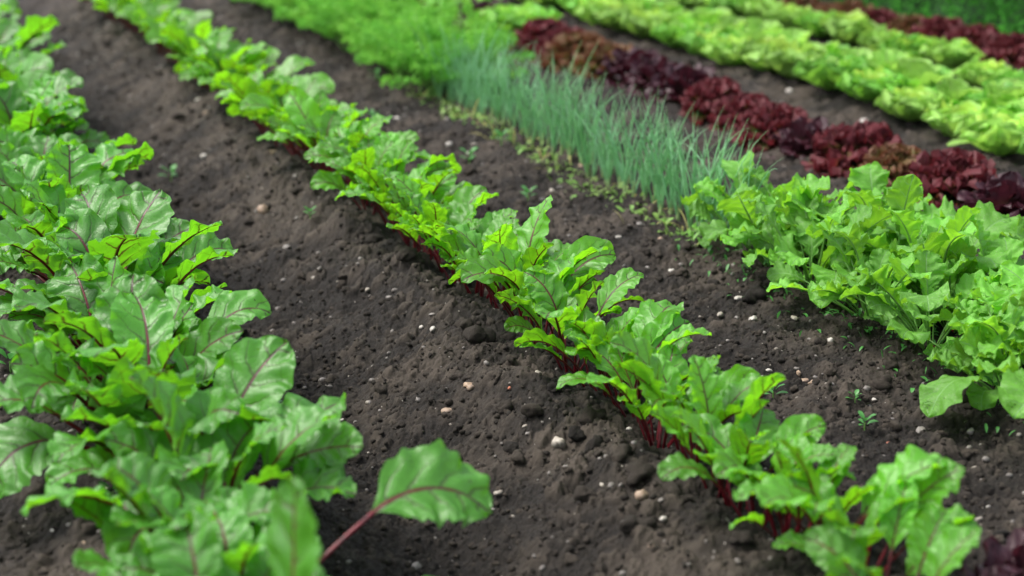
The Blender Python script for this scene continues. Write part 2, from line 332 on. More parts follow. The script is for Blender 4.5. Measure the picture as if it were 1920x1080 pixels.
# ------------------------------------------------------------------ ground: one sheet, finest where the photograph looks at bare soil
def axis(marks):
    out = [marks[0][0]]
    for (a, da), (b, db) in zip(marks[:-1], marks[1:]):
        n = max(2, int(round((b-a)/((da+db)/2)))); s = np.linspace(0, 1, n+1)[1:]
        k = da/db; w = (np.power(db/da, s)-1)/(db/da-1) if abs(k-1) > 1e-3 else s
        out += list(a+(b-a)*w)
    return np.array(out)
gx = axis([(-60, 6), (-8, 1.2), (-1, .05), (-.05, .005), (.3, .004), (.42, .0023), (1.75, .0023), (2.1, .006), (3, .009), (5, .02), (9, .4), (60, 6)])
gy = axis([(-30, 4), (0, .5), (1.0, .05), (1.45, .0022), (2.8, .0027), (4, .0055), (6, .010), (9, .02), (14, .3), (90, 8)])
X, Y = np.meshgrid(gx, gy, indexing='xy')
Zs = zg(X, Y, False); Zf = zg(X, Y, True); far = (np.abs(X) > 12) | (Y > 16) | (Y < -4)
Zf = np.where(far, 0, Zf); Zs = np.where(far, 0, Zs)
dry = np.clip((Zf-Zs)/.012, 0, 1)*.5+np.clip(np.interp(X, [.2, .55, .72, .98, 1.06, 1.2, 9], [.3, .1, .12, .5, .3, .32, .32]), 0, 1)
dry = dry+.34*vn(X*4.5+Y*1.5, Y*13-X*3, 91)*np.clip(np.interp(X, [.3, .5, .75, .85, 1.05], [1, .4, .4, 1, 1]), 0, 1)+.12*vn(X*14, Y*40, 93)
ground = mk('soil_ground', np.stack([X.ravel(), Y.ravel(), Zf.ravel()], 1), grid_faces(len(gy), len(gx)), M['soil'], attr={'dry': dry.ravel()})
ground['kind'] = 'structure'
del X, Y, Zs, Zf
# ------------------------------------------------------------------ stones, clods, crumbs
def ico(sub):
    import bmesh
    b = bmesh.new(); bmesh.ops.create_icosphere(b, subdivisions=sub, radius=1); V = np.array([v.co[:] for v in b.verts]); F = np.array([[v.index for v in f.verts] for f in b.faces]); b.free(); return V, F
I1, I2, I3 = ico(1), ico(2), ico(3)
def rock(I, r, sq, rough, seed):
    V, F = I; rs = np.random.default_rng(seed); V = V.copy(); o = rs.uniform(0, 50, 3)
    d = 1+rough*(vn(V[:, 0]*1.3+o[0], V[:, 1]*1.3+V[:, 2]*.9+o[1], 3)+.5*vn(V[:, 0]*2.9+V[:, 2]*2+o[2], V[:, 1]*2.9+o[0], 4)+.25*vn(V[:, 1]*6+o[1], V[:, 2]*6+V[:, 0]*5, 8))
    V = V*d[:, None]*[1, rs.uniform(.6, .95), sq]; a = rs.uniform(0, 6.28); c, s = math.cos(a), math.sin(a)
    V = V@np.array([[c, s, 0], [-s, c, 0], [0, 0, 1]]); return V*r, F
def bare(x):
    return True
def scatter(n, y0=1.4, y1=8):
    # more of them near the camera, only over bare soil strips
    out = []
    while len(out) < n:
        y = y0*math.exp(random.random()*math.log(y1/y0)); x = random.choice((random.uniform(-.25, .3), random.uniform(.38, 1.12), random.uniform(.38, 1.12), random.uniform(1.12, 1.78), random.uniform(1.12, 1.78), random.uniform(1.95, 2.9)))
        px, py, z = proj((x, y, 0))
        if -20 < px < 1940 and -20 < py < 1100: out.append((x, y))
    return np.array(out)
def stuff_rocks(name, n, I, rlo, rhi, pw, mat, sq, rough, tone, sink, seedbase):
    P = scatter(n); Z = zg(P[:, 0], P[:, 1]); A = Acc(); vs = [rock(I, 1, sq, rough, seedbase+k) for k in range(24)]
    for k, ((x, y), z) in enumerate(zip(P, Z)):
        V, F = vs[k % 24]; r = (rlo+(rhi-rlo)*random.random()**pw)*(1+.12*(y-2)); a = random.uniform(0, 6.28); c, s = math.cos(a), math.sin(a)
        V = (V*r)@np.array([[c, s, 0], [-s, c, 0], [0, 0, 1]])
        A.add(V+[x, y, z+r*sq*sink], F, a=tone())
    V, F, U, T = A.out(); o = mk(name, V, F, mat, attr={'tone': T}); o['kind'] = 'stuff'; return o
o = stuff_rocks('soil_crumbs', 26000, I2, .0014, .0066, 3, M['crumb'], .75, .35, lambda: .2+.8*random.random()**1.5, .1, 300)
tag(o, 'small loose crumbs of dark earth lying all over the bare soil', 'soil crumbs')
o = stuff_rocks('soil_lumps', 850, I3, .006, .016, 3, M['crumb'], .7, .45, lambda: .3+.7*random.random(), 0, 400)
tag(o, 'knobbly lumps of dark grey earth scattered between the rows', 'soil lumps')
o = stuff_rocks('gravel', 280, I2, .0014, .0045, 2.5, ST['pale'], .7, .2, lambda: random.random()*.9, .4, 500)
tag(o, 'fine pale gravel grains dotted over the dark soil', 'gravel')
o = stuff_rocks('grey_gravel', 700, I2, .0025, .0075, 2.5, ST['grey'], .7, .2, lambda: random.random()*.6, .35, 540)
tag(o, 'small grey gravel half sunk in the dark soil', 'gravel')
# ------------------------------------------------------------------ ordinals for labels
ONE = 'first second third fourth fifth sixth seventh eighth ninth tenth eleventh twelfth thirteenth fourteenth fifteenth sixteenth seventeenth eighteenth nineteenth'.split()
def ordn(i):
    i += 1
    if i < 20: return ONE[i-1]
    t = {2: 'twent', 3: 'thirt', 4: 'fort', 5: 'fift', 6: 'sixt', 7: 'sevent', 8: 'eight', 9: 'ninet'}[i//10]
    return t+'ieth' if i % 10 == 0 else t+'y-'+ONE[i % 10-1]
# ------------------------------------------------------------------ beets
def beet(x, y, label, name, mat, smat, nl, Lr, Wf, petr, hero=(), group=None, seed=0, prof='beet', r0=.0032, spread=(18, 62), ruf=.13, cat='beet plant', teeth=.05, bend=(45, 95), nr=(3, 4.5), hi=True, azbias=None, size=1.0):
    rs = np.random.default_rng(seed); z = float(zg(x, y, False))-.004
    t = thing(name, label, cat, (x, y, z), 0, group)
    a0 = rs.uniform(0, 6.28)
    specs = []; big = rs.uniform(.80, 1.14)*size
    for k in range(nl):
        q = (k+.5)/nl                                   # 0 inner ... 1 outer
        el = 90-(spread[0]+(spread[1]-spread[0])*q**.8)+rs.uniform(-8, 8)
        L = big*(Lr[0]+(Lr[1]-Lr[0])*rs.random())*(.72+.35*math.sin(math.pi*min(1, .25+q*.7)))
        az = a0+k*2.4+rs.uniform(-.4, .4)
        if azbias: az = math.atan2(math.sin(az)*azbias, math.cos(az))
        specs.append(dict(bpow=1.5, quilt=.035, L=L, W=L*rs.uniform(*Wf), pet=big*(petr[0]+(petr[1]-petr[0])*rs.random())*(.75+.35*q), th0=R(el), bp=R(rs.uniform(0, 18)),
            bend=R(rs.uniform(*bend)), side=rs.uniform(-.7, .7), fold=rs.uniform(.05, .42), ruf=ruf*rs.uniform(.6, 1.5), nr=rs.uniform(*nr), roll=rs.uniform(-.5, .5),
            roll2=rs.uniform(-.6, .6), az=az, teeth=teeth))
    specs += list(hero)
    for s in specs:
        b0 = .008 if prof == 'beet' else .005
        s.setdefault('p0', (b0*math.cos(s['az'])+rs.uniform(-.004, .004), b0*math.sin(s['az']), -.012))
        s.setdefault('r0', r0*(s['L']/Lr[1])**.5)
        nu, nv = (17, 42) if hi else (9, 18)
        bl, st = leaf(prof=prof, nu=nu, nv=nv, rs=rs, **s)
        for A in (bl[0], st[0]):                       # leaves rest on the soil instead of going through it
            zz = A[:, 2]; lo = .006+float(zg(x, y, False))-z+.0*zz
            outer = np.hypot(A[:, 0], A[:, 1]) > .05
            A[:, 2] = np.where(outer & (zz < lo), lo+(zz-lo)*.12, zz)
        lf = mk('leaf', bl[0], bl[1], mat, t, bl[2]); mk('stalk', st[0], st[1], smat, lf, st[2])
    return t
rowA = []; y = 1.34; k = 0
while y < 9.0:
    rowA.append((float(np.interp(y, [1.4, 2.4], [.31, .345]))+random.uniform(-.03, .03), y)); y += .135*(1+.02*(y-2))*random.uniform(.85, 1.15)
rowA = [p for p in rowA if inview(*p, .16, .27)]
heroA = {1.78: [dict(L=.18, W=.12, pet=.235, th0=R(42), bp=R(14), bend=R(85), side=-.45, fold=.05, ruf=.15, nr=3, roll=-.75, roll2=.3, az=R(12), r0=.0036)],
         2.25: [dict(L=.17, W=.13, pet=.14, th0=R(48), bp=R(20), bend=R(115), side=.3, fold=.05, ruf=.06, nr=3, roll=.3, roll2=.1, az=R(185))],
         1.55: [dict(L=.125, W=.10, pet=.17, th0=R(60), bp=R(20), bend=R(55), side=.1, fold=.02, ruf=.07, nr=2.5, roll=-.2, roll2=0, az=R(2)), dict(L=.15, W=.115, pet=.13, th0=R(50), bp=R(15), bend=R(70), side=.3, fold=.1, ruf=.1, nr=3, roll=-.3, roll2=.2, az=R(20)),
                dict(L=.17, W=.125, pet=.16, th0=R(82), bp=R(0), bend=R(12), side=.1, fold=.1, ruf=.05, nr=2.5, roll=.9, roll2=0, az=R(60))],
         2.9: [dict(L=.175, W=.14, pet=.15, th0=R(72), bp=R(0), bend=R(45), side=.1, fold=.1, ruf=.06, nr=2.5, roll=-.1, roll2=0, az=R(30)),
               dict(L=.165, W=.13, pet=.15, th0=R(80), bp=R(5), bend=R(70), side=.1, fold=.1, ruf=.08, nr=3, roll=.1, roll2=0, az=R(-75))]}
def near_c(y):
    return 'opposite the radishes' if y < 3.1 else ('opposite the onions' if y < 5.05 else 'opposite the carrots')
for i, (x, y) in enumerate(rowA):
    he = []
    for yy, sp in list(heroA.items()):
        if y >= yy-.08: he = sp; heroA.pop(yy); break
    beet(x, y, f'large leafy beet, {ordn(i)} from the front in the tall left-hand row', 'beet_plant', M['beetA'], M['stalk_red'], 13, (.11, .168), (.56, .76), (.10, .19), he,
         'large beets in the left row', 1000+i, r0=.0048, spread=(3, 46), ruf=.14, nr=(2.4, 3.8), bend=(25, 100), teeth=.022, hi=y < 4.5, size=float(np.interp(y, [1.3, 2.4], [.82, 1])))
rowB = []; y = 1.47
while y < 9.2:
    rowB.append((float(np.interp(y, [3.5, 5, 7.5], [1.118, 1.10, 1.035]))+random.uniform(-.016, .016), y)); y += .058*(1+.13*(y-1.6))*random.uniform(.8, 1.2)
rowB = [p for p in rowB if inview(*p, .1, .17)]
for i, (x, y) in enumerate(rowB):
    beet(x, y, f'young beet {near_c(y)}, {ordn(i)} from the front in the middle row', 'beet_plant', M['beetB'], M['stalk_red'], 6, (.095, .145), (.46, .62), (.08, .13), (),
         'young beets in the middle row', 2000+i, r0=.0034, spread=(1, 30), ruf=.15, nr=(2.4, 4.0), bend=(30, 100), teeth=.028, azbias=.55, size=float(np.interp(y, [1.4, 2.3], [.84, 1])), hi=y < 4)
# ------------------------------------------------------------------ radishes
rowC = [(1.74, 2.06), (1.98, 2.18), (2.0, 2.42), (1.99, 2.8), (1.95, 2.55), (1.76, 1.78), (1.86, 1.86), (1.78, 1.97), (1.92, 2.05), (1.80, 2.16), (1.93, 2.25), (1.78, 2.33), (1.90, 2.43), (1.76, 2.50), (1.87, 2.60), (1.96, 2.66), (1.76, 2.71), (1.87, 2.80), (1.78, 2.90), (1.90, 2.96), (1.80, 3.05)]
heroC = {2: [dict(L=.19, W=.10, pet=.12, th0=R(40), bp=R(20), bend=R(85), side=.2, fold=.1, ruf=.14, nr=3.5, roll=.3, roll2=.3, az=R(170), r0=.0036)],
         0: [dict(L=.15, W=.10, pet=.09, th0=R(50), bp=R(20), bend=R(100), side=.2, fold=.1, ruf=.1, nr=3, roll=-.3, roll2=.0, az=R(190))],
         5: [dict(L=.15, W=.11, pet=.12, th0=R(82), bp=R(5), bend=R(30), side=.1, fold=.1, ruf=.15, nr=3, roll=.4, roll2=.2, az=R(20))],
         14: [dict(L=.13, W=.075, pet=.16, th0=R(86), bp=R(0), bend=R(10), side=.1, fold=.2, ruf=.2, nr=3, roll=.3, roll2=.6, az=R(-60))],
         15: [dict(L=.10, W=.07, pet=.15, th0=R(80), bp=R(0), bend=R(15), side=.1, fold=.3, ruf=.2, nr=3, roll=.3, roll2=.6, az=R(150))]}
def radish_root(t):
    V, F = rock(I2, .013, 1.1, .05, 9); mk('root', V+[0, 0, -.001], F, M['radroot'], t)
M['radroot'] = plain('red_radish_root', (.42, .02, .05), .35, .4)
for i, (x, y) in enumerate(rowC):
    if not inview(x, y, .2, .25): continue
    t = beet(x, y, f'bushy pale green radish with nibbled leaves, {ordn(i)} from the right end of its bed', 'radish_plant', M['radish'], M['stalk_green'], 20, (.08, .13), (.62, .84), (.07, .20), heroC.get(i, ()),
         'radishes right of the onions', 3000+i, prof='radish', r0=.0026, spread=(3, 56), ruf=.20, cat='radish plant', teeth=.032, bend=(20, 110), nr=(2.8, 4.4), size=.93)
    radish_root(t)
# ------------------------------------------------------------------ onions
def onion_variant(seed):
    rs = np.random.default_rng(seed); A = Acc(); B = Acc()
    for k in range(rs.integers(3, 6)):
        n = 12; s = np.linspace(0, 1, n); L = rs.uniform(.15, .29); az = rs.uniform(0, 6.28); b = rs.uniform(.1, .9)*(1.5 if rs.random() < .25 else 1)
        th = R(88)-R(rs.uniform(2, 14))-b*s**2
        C, T, S, N = frames(th, az+rs.uniform(-.6, .6)*s, s*0, L/(n-1), np.array([0, 0, .0]))
        rad = .0019*np.interp(s, [0, .15, .6, 1], [.8, 1, .8, .08])*rs.uniform(.8, 1.2)
        V, F, U = tube(C, S, N, rad, 6); A.add(V, F, U)
    C = np.array([[0, 0, -.01], [0, 0, .0], [0, 0, .02], [0, 0, .035]]); V, F, U = tube(C, np.tile([1., 0, 0], (4, 1)), np.tile([0, 1., 0], (4, 1)), np.array([.005, .0055, .0042, .0036]), 8); B.add(V, F, U)
    return A.out(), B.out()
ov = []
for k in range(12):
    a, b = onion_variant(4000+k); ov.append((a, b))
omesh = []
i = 0; n_on = 0; y = 3.14
pl = []
while y < 5.08:
    for xx in ((1.78, 1.81, 1.85) if random.random() < .45 else (1.785, 1.835)): pl.append((xx+random.uniform(-.014, .014), y+random.uniform(-.012, .012)))
    y += .036
NB = len(pl)
for i, (x, y) in enumerate(pl):
    if not inview(x, y, .05, .2): continue
    seg = i*10//NB; lab = ['slender onion hard against the radish leaves', 'slender onion a hand away from the radishes', 'slender onion just past the onion row\'s radish end', 'slender onion before the middle of the onion row',
        'slender onion at the middle of the onion row, nearer half', 'slender onion at the middle of the onion row, farther half', 'slender onion past the middle of the onion row',
        'slender onion just short of the onion row\'s carrot end', 'slender onion a hand away from the carrots', 'slender onion hard against the carrot tops'][seg]
    t = thing('onion_plant', lab, 'onion plant', (x, y, float(zg(x, y, False))), random.uniform(0, 6.28), 'onions: '+lab[15:], random.uniform(.8, 1.15))
    v = i % 12
    if v >= len(omesh):
        (V, F, U, _), (V2, F2, U2, _) = ov[v]
        omesh.append((mk('leaf_tuft', V, F, M['onion'], t, U), mk('neck', V2, F2, M['onion_base'], t, U2)))
    else:
        for s in omesh[v]: copy_part(s, t)
# withered and low yellow-green growth along the onions' near edge
def little_cover(name, n, fx, y0, y1, mat, L, label, cat, hmax=.0, wr=(.12, .5)):
    A = Acc()
    for k in range(n):
        y = random.uniform(y0, y1); x = fx(y); z = float(zg(x, y, False)); az = random.uniform(0, 6.28); l = random.uniform(*L)
        bl, _ = leaf(l, l*random.uniform(*wr), 'seed', 0, R(random.uniform(15, 80)), bend=R(random.uniform(10, 110)), az=az, nu=3, nv=7, stalk=False, p0=(x, y, z+random.uniform(0, hmax)), ruf=.05)
        A.add(*bl)
    V, F, U, _ = A.out(); o = mk(name, V, F, mat, None, U); o['kind'] = 'stuff'; tag(o, label, cat)
little_cover('low_weeds', 700, lambda y: 1.735+random.gauss(0, .02), 3.1, 5.3, M['cover'], (.012, .035), 'low yellowish weeds and withered tips along the foot of the onions', 'ground cover')
little_cover('dry_blades', 45, lambda y: 1.73+random.gauss(0, .03), 3.1, 5.2, M['wither'], (.05, .11), 'curled straw yellow blades fallen at the foot of the onions', 'withered leaves', 0, (.03, .06))
little_cover('chickweed', 420, lambda y: 1.74+random.gauss(0, .05), 1.9, 3.1, M['weed'], (.010, .022), 'tiny green weeds growing in the shade under the radish leaves', 'ground cover', .02)
# ------------------------------------------------------------------ carrots
def carrot_variant(seed):
    rs = np.random.default_rng(seed); A = Acc(); B = Acc()
    for k in range(11):
        n = 14; s = np.linspace(0, 1, n); L = rs.uniform(.20, .30); az = k*2.4+rs.uniform(-.3, .3); tilt = 6+44*(k/11)
        th = R(90-tilt)-R(rs.uniform(20, 75))*s**1.6
        C, T, S, N = frames(th, az+rs.uniform(-.4, .4)*s, s*0, L/(n-1), np.zeros(3))
        V, F, U = tube(C, S, N, .0022*(1-.7*s), 5); B.add(V, F, U)
        m = 150; q = .32+.68*rs.random(m)**.8; sd = rs.choice([-1, 1], m); idx = np.clip((q*(n-1)).astype(int), 0, n-2); fr = q*(n-1)-idx
        base = C[idx]*(1-fr[:, None])+C[idx+1]*fr[:, None]
        reach = (.062*np.sin(np.clip((q-.25)/.8, 0, 1)*np.pi)**.7+.006)*rs.random(m)**.6
        c = base+S[idx]*(sd*reach)[:, None]+T[idx]*(reach*.55)[:, None]+N[idx]*rs.normal(0, .007, m)[:, None]
        # small forked leaflets: two crossed narrow diamonds each
        for rep in range(2):
            d = rs.normal(0, 1, (m, 3)); d /= np.linalg.norm(d, axis=1)[:, None]; e = np.cross(d, rs.normal(0, 1, (m, 3))); e /= np.linalg.norm(e, axis=1)[:, None]
            l = rs.uniform(.006, .013, m)[:, None]; w = l*.28
            Q = np.stack([c-d*l, c+e*w, c+d*l, c-e*w], 1).reshape(-1, 3); A.add(Q, np.arange(4*m).reshape(-1, 4))
    return A.out(), B.out()
cmesh = []; cv = [carrot_variant(5000+k) for k in range(5)]
pl = []; y = 5.12
while y < 9.4:
    for xx in (1.77, 1.90): pl.append((xx+random.uniform(-.03, .03), y+random.uniform(-.03, .03)))
    y += .115
pl = [p for p in pl if inview(*p, .15, .25)]
for i, (x, y) in enumerate(pl):
    t = thing('carrot_plant', f'feathery carrot top, {ordn(i//2)} back from the onions on the {"left" if i % 2 == 0 else "right"} edge of its bed', 'carrot plant', (x, y, float(zg(x, y, False))), random.uniform(0, 6.28), 'carrots behind the onions', random.uniform(.8, 1.08))
    v = i % 5
    if v >= len(cmesh):
        (V, F, U, _), (V2, F2, U2, _) = cv[v]
        cmesh.append((mk('foliage', V, F, M['carrot'], t, None, False), mk('stalk_bunch', V2, F2, M['stalk_green'], t, U2)))
    else:
        for s in cmesh[v]: copy_part(s, t)
# ------------------------------------------------------------------ lettuces
def lettuce_variant(kind, seed):
    rs = np.random.default_rng(seed); A = Acc(); B = Acc()
    def put(acc, **k):
        bl, _ = leaf(prof='lettuce', pet=0, stalk=False, rs=rs, **k); acc.add(*bl)
    if kind == 'lollo':
        N = 150
        for k in range(N):
            q = (k+.5)/N; L = rs.uniform(.085, .112)
            put(A if q > .3 else B, L=L, W=rs.uniform(.03, .05), th0=R(88-80*q+rs.uniform(-6, 6)), bend=R(rs.uniform(5, 30)+25*q), az=k*2.4, fold=.15, ruf=.30, nr=3.2, nu=11, nv=9, tipfrill=.22, edge=1.3,
                roll=rs.uniform(-.3, .3), p0=(.012*math.cos(k*2.4), .012*math.sin(k*2.4), .004), teeth=.1)
    elif kind == 'oak':
        N = 34
        for k in range(N):
            q = (k+.5)/N; L = rs.uniform(.10, .15)
            put(A if q > .3 else B, L=L, W=rs.uniform(.055, .085), th0=R(86-68*q+rs.uniform(-8, 8)), bend=R(rs.uniform(5, 50)), az=k*2.4, fold=.1, ruf=.25, nr=2.2, nu=13, nv=12, tipfrill=.09, edge=1.8,
                roll=rs.uniform(-.4, .4), p0=(.01*math.cos(k*2.4), .01*math.sin(k*2.4), .004), teeth=.22)
    elif kind == 'butter':
        N = 26
        for k in range(N):
            q = (k+.5)/N; L = .085+.07*q+rs.uniform(-.01, .01)
            put(A if q > .42 else B, L=L, W=L*rs.uniform(.95, 1.2), th0=R(96-84*q+rs.uniform(-6, 6)), bend=R(-38*(q-.5)*2 if q > .5 else 70*(1-q)), az=k*2.4, fold=.12, cup=.9*(1-.5*q), ruf=.22, nr=2.2, nu=13, nv=12, tipfrill=.10,
                p0=(.012*q*math.cos(k*2.4), .012*q*math.sin(k*2.4), .004), teeth=.05)
    else:   # loose broad-leaved
        N = 22
        for k in range(N):
            q = (k+.5)/N; L = .13+.04*rs.random()
            put(A if q > .35 else B, L=L, W=L*rs.uniform(.62, .85), th0=R(86-66*q+rs.uniform(-8, 8)), bend=R(rs.uniform(10, 55)), az=k*2.4, fold=.15, cup=.3, ruf=.12, nr=2.4, nu=11, nv=13, tipfrill=.04,
                p0=(.012*math.cos(k*2.4), .012*math.sin(k*2.4), .004), teeth=.05)
    return A.out(), B.out()
LV = {}; LM = {}
def lettuce(x, y, kind, mo, mi, label, group, sc, cat='lettuce', v=None):
    v = random.randrange(4) if v is None else v; key = (kind, mo, mi, v)
    sc *= .86 if kind == 'oak' else 1
    t = thing('lettuce', label, cat, (x, y, float(zg(x, y, False))-.004), random.uniform(0, 6.28), group, sc)
    if key not in LM:
        if (kind, v) not in LV: LV[kind, v] = lettuce_variant(kind, 6000+v*7+len(kind)*50)
        (V, F, U, _), (V2, F2, U2, _) = LV[kind, v]
        LM[key] = (mk('foliage', V, F, M[mo], t, U), mk('heart', V2, F2, M[mi], t, U2))
    else:
        for s in LM[key]: copy_part(s, t)
    return t
KD = {'r': ('lollo', 'lollo', 'lollo', 'deep red frilly lettuce'), 'b': ('lollo', 'lollo_mix', 'lollo_mix', 'bronze and green frilly lettuce'), 'p': ('oak', 'oak', 'oak', 'glossy purple loose-leaf lettuce'),
      'g': ('butter', 'let_lush', 'let_green', 'pale green lettuce')}
def row(cx, y0, y1, step, seq, rowname, group, sc, jx=.02):
    P = []; y = y0
    while y < y1: P.append((cx+random.uniform(-jx, jx), y)); y += step*random.uniform(.93, 1.07)
    P = [p for p in P if inview(*p, .12*sc, .12*sc)]
    for i, (x, y) in enumerate(P):
        c = next((q for lim, q in seq if proj((x, y, .06))[0] > lim), 'r')
        kind, mo, mi, look = KD[c]
        lettuce(x, y, kind, mo, mi, f'{look}, {ordn(i)} from right in {rowname}', group, sc*random.uniform(.82, 1.15))
# D row, from the right end backwards (colours read off the photograph)
row(2.49, 2.62, 8.6, .205, [(1885, 'p'), (1760, 'r'), (1640, 'b'), (1545, 'r'), (1480, 'p'), (1290, 'r'), (1165, 'p'), (1085, 'b'), (985, 'r'), (940, 'g'), (905, 'p'), (850, 'g'), (815, 'r'), (780, 'g'), (740, 'r'), (700, 'b')], 'the near red row', 'lettuces in the near red row', 1.18)
def grow(cx, y0, y1, step, rowname, group, sc, mats):
    P = []; y = y0
    while y < y1: P.append((cx+random.uniform(-.02, .02), y)); y += step*random.uniform(.92, 1.08)
    P = [p for p in P if inview(*p, .13*sc, .12*sc)]
    for i, (x, y) in enumerate(P):
        kind, mo, mi, look = mats(i)
        lettuce(x, y, kind, mo, mi, f'{look}, {ordn(i)} from right in {rowname}', group, sc*random.uniform(.88, 1.12))
grow(3.0, 3.2, 11, .235, 'the front green row', 'lettuces in the front green row', .90, lambda i: ('butter', 'let_lush' if i % 5 == 4 else 'let_green', 'let_heart', 'yellow-green round lettuce') if (i*7) % 5 else ('butter', 'let_lush', 'let_green', 'mid green round lettuce'))
grow(3.21, 3.3, 11, .21, 'the second green row', 'lettuces in the second green row', .86, lambda i: ('loose', 'let_lush', 'let_green', 'broad-leaved fresh green lettuce'))
grow(3.65, 3.7, 11, .225, 'the back green row', 'lettuces in the back green row', .86, lambda i: ('butter', 'let_green' if i % 3 else 'let_lush', 'let_heart' if i % 2 else 'let_green', 'squat light green lettuce'))
row(3.94, 4.2, 12, .215, [(1740, 'r'), (1650, 'b'), (1600, 'r'), (1470, 'b'), (1380, 'p')], 'the hedge row', 'lettuces in the red row along the hedge', 1.08)
# the dark lettuce leaning into the near right corner
for (x, y, s, lb) in ((1.225, 1.42, .85, 'blurred purple and olive lettuce in the near right corner of the picture'), (1.315, 1.47, .9, 'dark purple lettuce cut off by the right edge in the near corner')):
    lettuce(x, y, 'oak', 'oak', 'oak', lb, None, s)
# a leaf lying at the edge of the front green row
bl, st = leaf(.15, .05, 'lettuce', .0, R(12), bend=R(25), az=R(170), ruf=.05, nu=9, nv=14, stalk=True, p0=(2.93, 3.62, float(zg(2.93, 3.62))+.03))
o = mk('fallen_leaf', bl[0], bl[1], M['let_green'], None, bl[2]); tag(o, 'single long green leaf lying flat on soil before the front green lettuces', 'leaf')
# ------------------------------------------------------------------ weeds seedlings
def seedling(x, y, label, sc):
    t = thing('weed_seedling', label, 'weed', (x, y, float(zg(x, y))), random.uniform(0, 6.28), None, sc)
    A = Acc()
    for k in range(6):
        az = k*1.05*2+random.uniform(-.2, .2); L = .011 if k < 2 else .015
        bl, _ = leaf(L, L*.55, 'seed', .004, R(40 if k < 3 else 65), bend=R(40), az=az, nu=5, nv=7, stalk=False, p0=(0, 0, .006 if k < 3 else .01), fold=.2, ruf=.05); A.add(*bl)
    V, F, U, _ = A.out(); mk('foliage', V, F, M['weed'], t, U)
    C = np.array([[0, 0, -.003], [0, 0, .004], [0, 0, .011]]); V, F, U = tube(C, np.tile([1., 0, 0], (3, 1)), np.tile([0, 1., 0], (3, 1)), np.array([.001, .0009, .0007]), 6); mk('stem', V, F, M['stalk_green'], t, U)
for (px, py, s, lb) in [(1620, 812, 1.3, 'small green seedling alone on soil between middle beets and radishes'), (1602, 762, 1.0, 'tiny seedling just beyond the lone one among soil lumps'), (1840, 742, 1.8, 'leafy weed beside the radish leaf that droops low'),
        (1862, 772, 1.6, 'weed nearest the right edge under the radishes'), (318, 282, 2.2, 'blurred pale seedling in the furrow beside the left beets'), (820, 803, .9, 'single tiny sprout on soil in the near furrow'), (516, 706, 1.4, 'small weed by the tip of a left-row beet leaf'),
        (1450, 730, 1.5, 'small weed poking out behind the middle beets'), (700, 232, 2.0, 'blurred weed on the strip before the carrots'), (705, 155, 2.2, 'faint far weed beside the carrot bed'), (880, 300, 2.2, 'pale weed on soil left of the onions, farther one'),
        (940, 285, 2., 'pale weed close to the foot of the onions'), (990, 370, 1.8, 'weed on soil beside beet tips, onions behind'), (582, 412, 1.3, 'tiny weed on the ridge under the middle beets'), (170, 610, 1.8, 'round-leaved weed at the far left under large beets'),
        (20, 690, 2.2, 'leafy weed at the left edge on dark soil'), (60, 690, 1.8, 'weed second from the left edge on dark soil'), (160, 832, 1.5, 'lone round weed on soil below the left beets'), (215, 955, 1.5, 'seedling on dark soil near the bottom left'), (1360, 245, 2.2, 'small green weed beside the red lettuces and onion tips'),
        (1650, 625, 2.4, 'leggy weed at the foot of the radish leaves')]:
    p = unproj(px, py+6, -.03); seedling(p[0], p[1], lb, s)
# ------------------------------------------------------------------ separate stones and clods, each named by the nearest beet of the middle row
used = {}
def beside(x, y):
    j = min(range(len(rowB)), key=lambda q: abs(rowB[q][1]-y))
    return j
def stone(x, y, r, kind, sq=.68, rough=.13, what='stone', mat=None):
    z = float(zg(x, y)); V, F = rock(I3, r, sq, rough, random.randrange(10**6))
    o = mk('pebble' if what != 'clod' else 'soil_clod', V, F, mat or ST[kind], None, None, attr={'tone': np.full(len(V), random.random()*(.45 if what != 'clod' else 1.))}, loc=(x, y, z+r*sq*(.35 if what != 'clod' else .15)))
    j = beside(x, y); d = abs(x-1.115); side = 'left' if x < 1.115 else 'right'
    sidew = (f'just {side} of' if d < .09 else f'a hand {side} of' if d < .17 else f'two hands {side} of' if d < .26 else f'three hands {side} of' if d < .36 else f'four hands {side} of' if d < .47 else f'well {side} of' if d < .7 else f'far {side} of')
    size = 'small' if r < .0085 else ('large' if r > .014 else 'medium')
    lb = f"{size} {kind+' stone' if what != 'clod' else 'crumbly earth lump'} {sidew} the {ordn(j)} beet from the front, middle row"
    n = used.get(lb, 0); used[lb] = n+1
    if n: lb = lb.replace(size, {'small': 'tiny', 'medium': 'middling', 'large': 'sizeable'}[size] if n == 1 else 'another '+size, 1)
    tag(o, lb, 'stone' if what != 'clod' else 'soil lump', 'stones on the bare soil' if what != 'clod' else 'lumps of earth on the ridges')
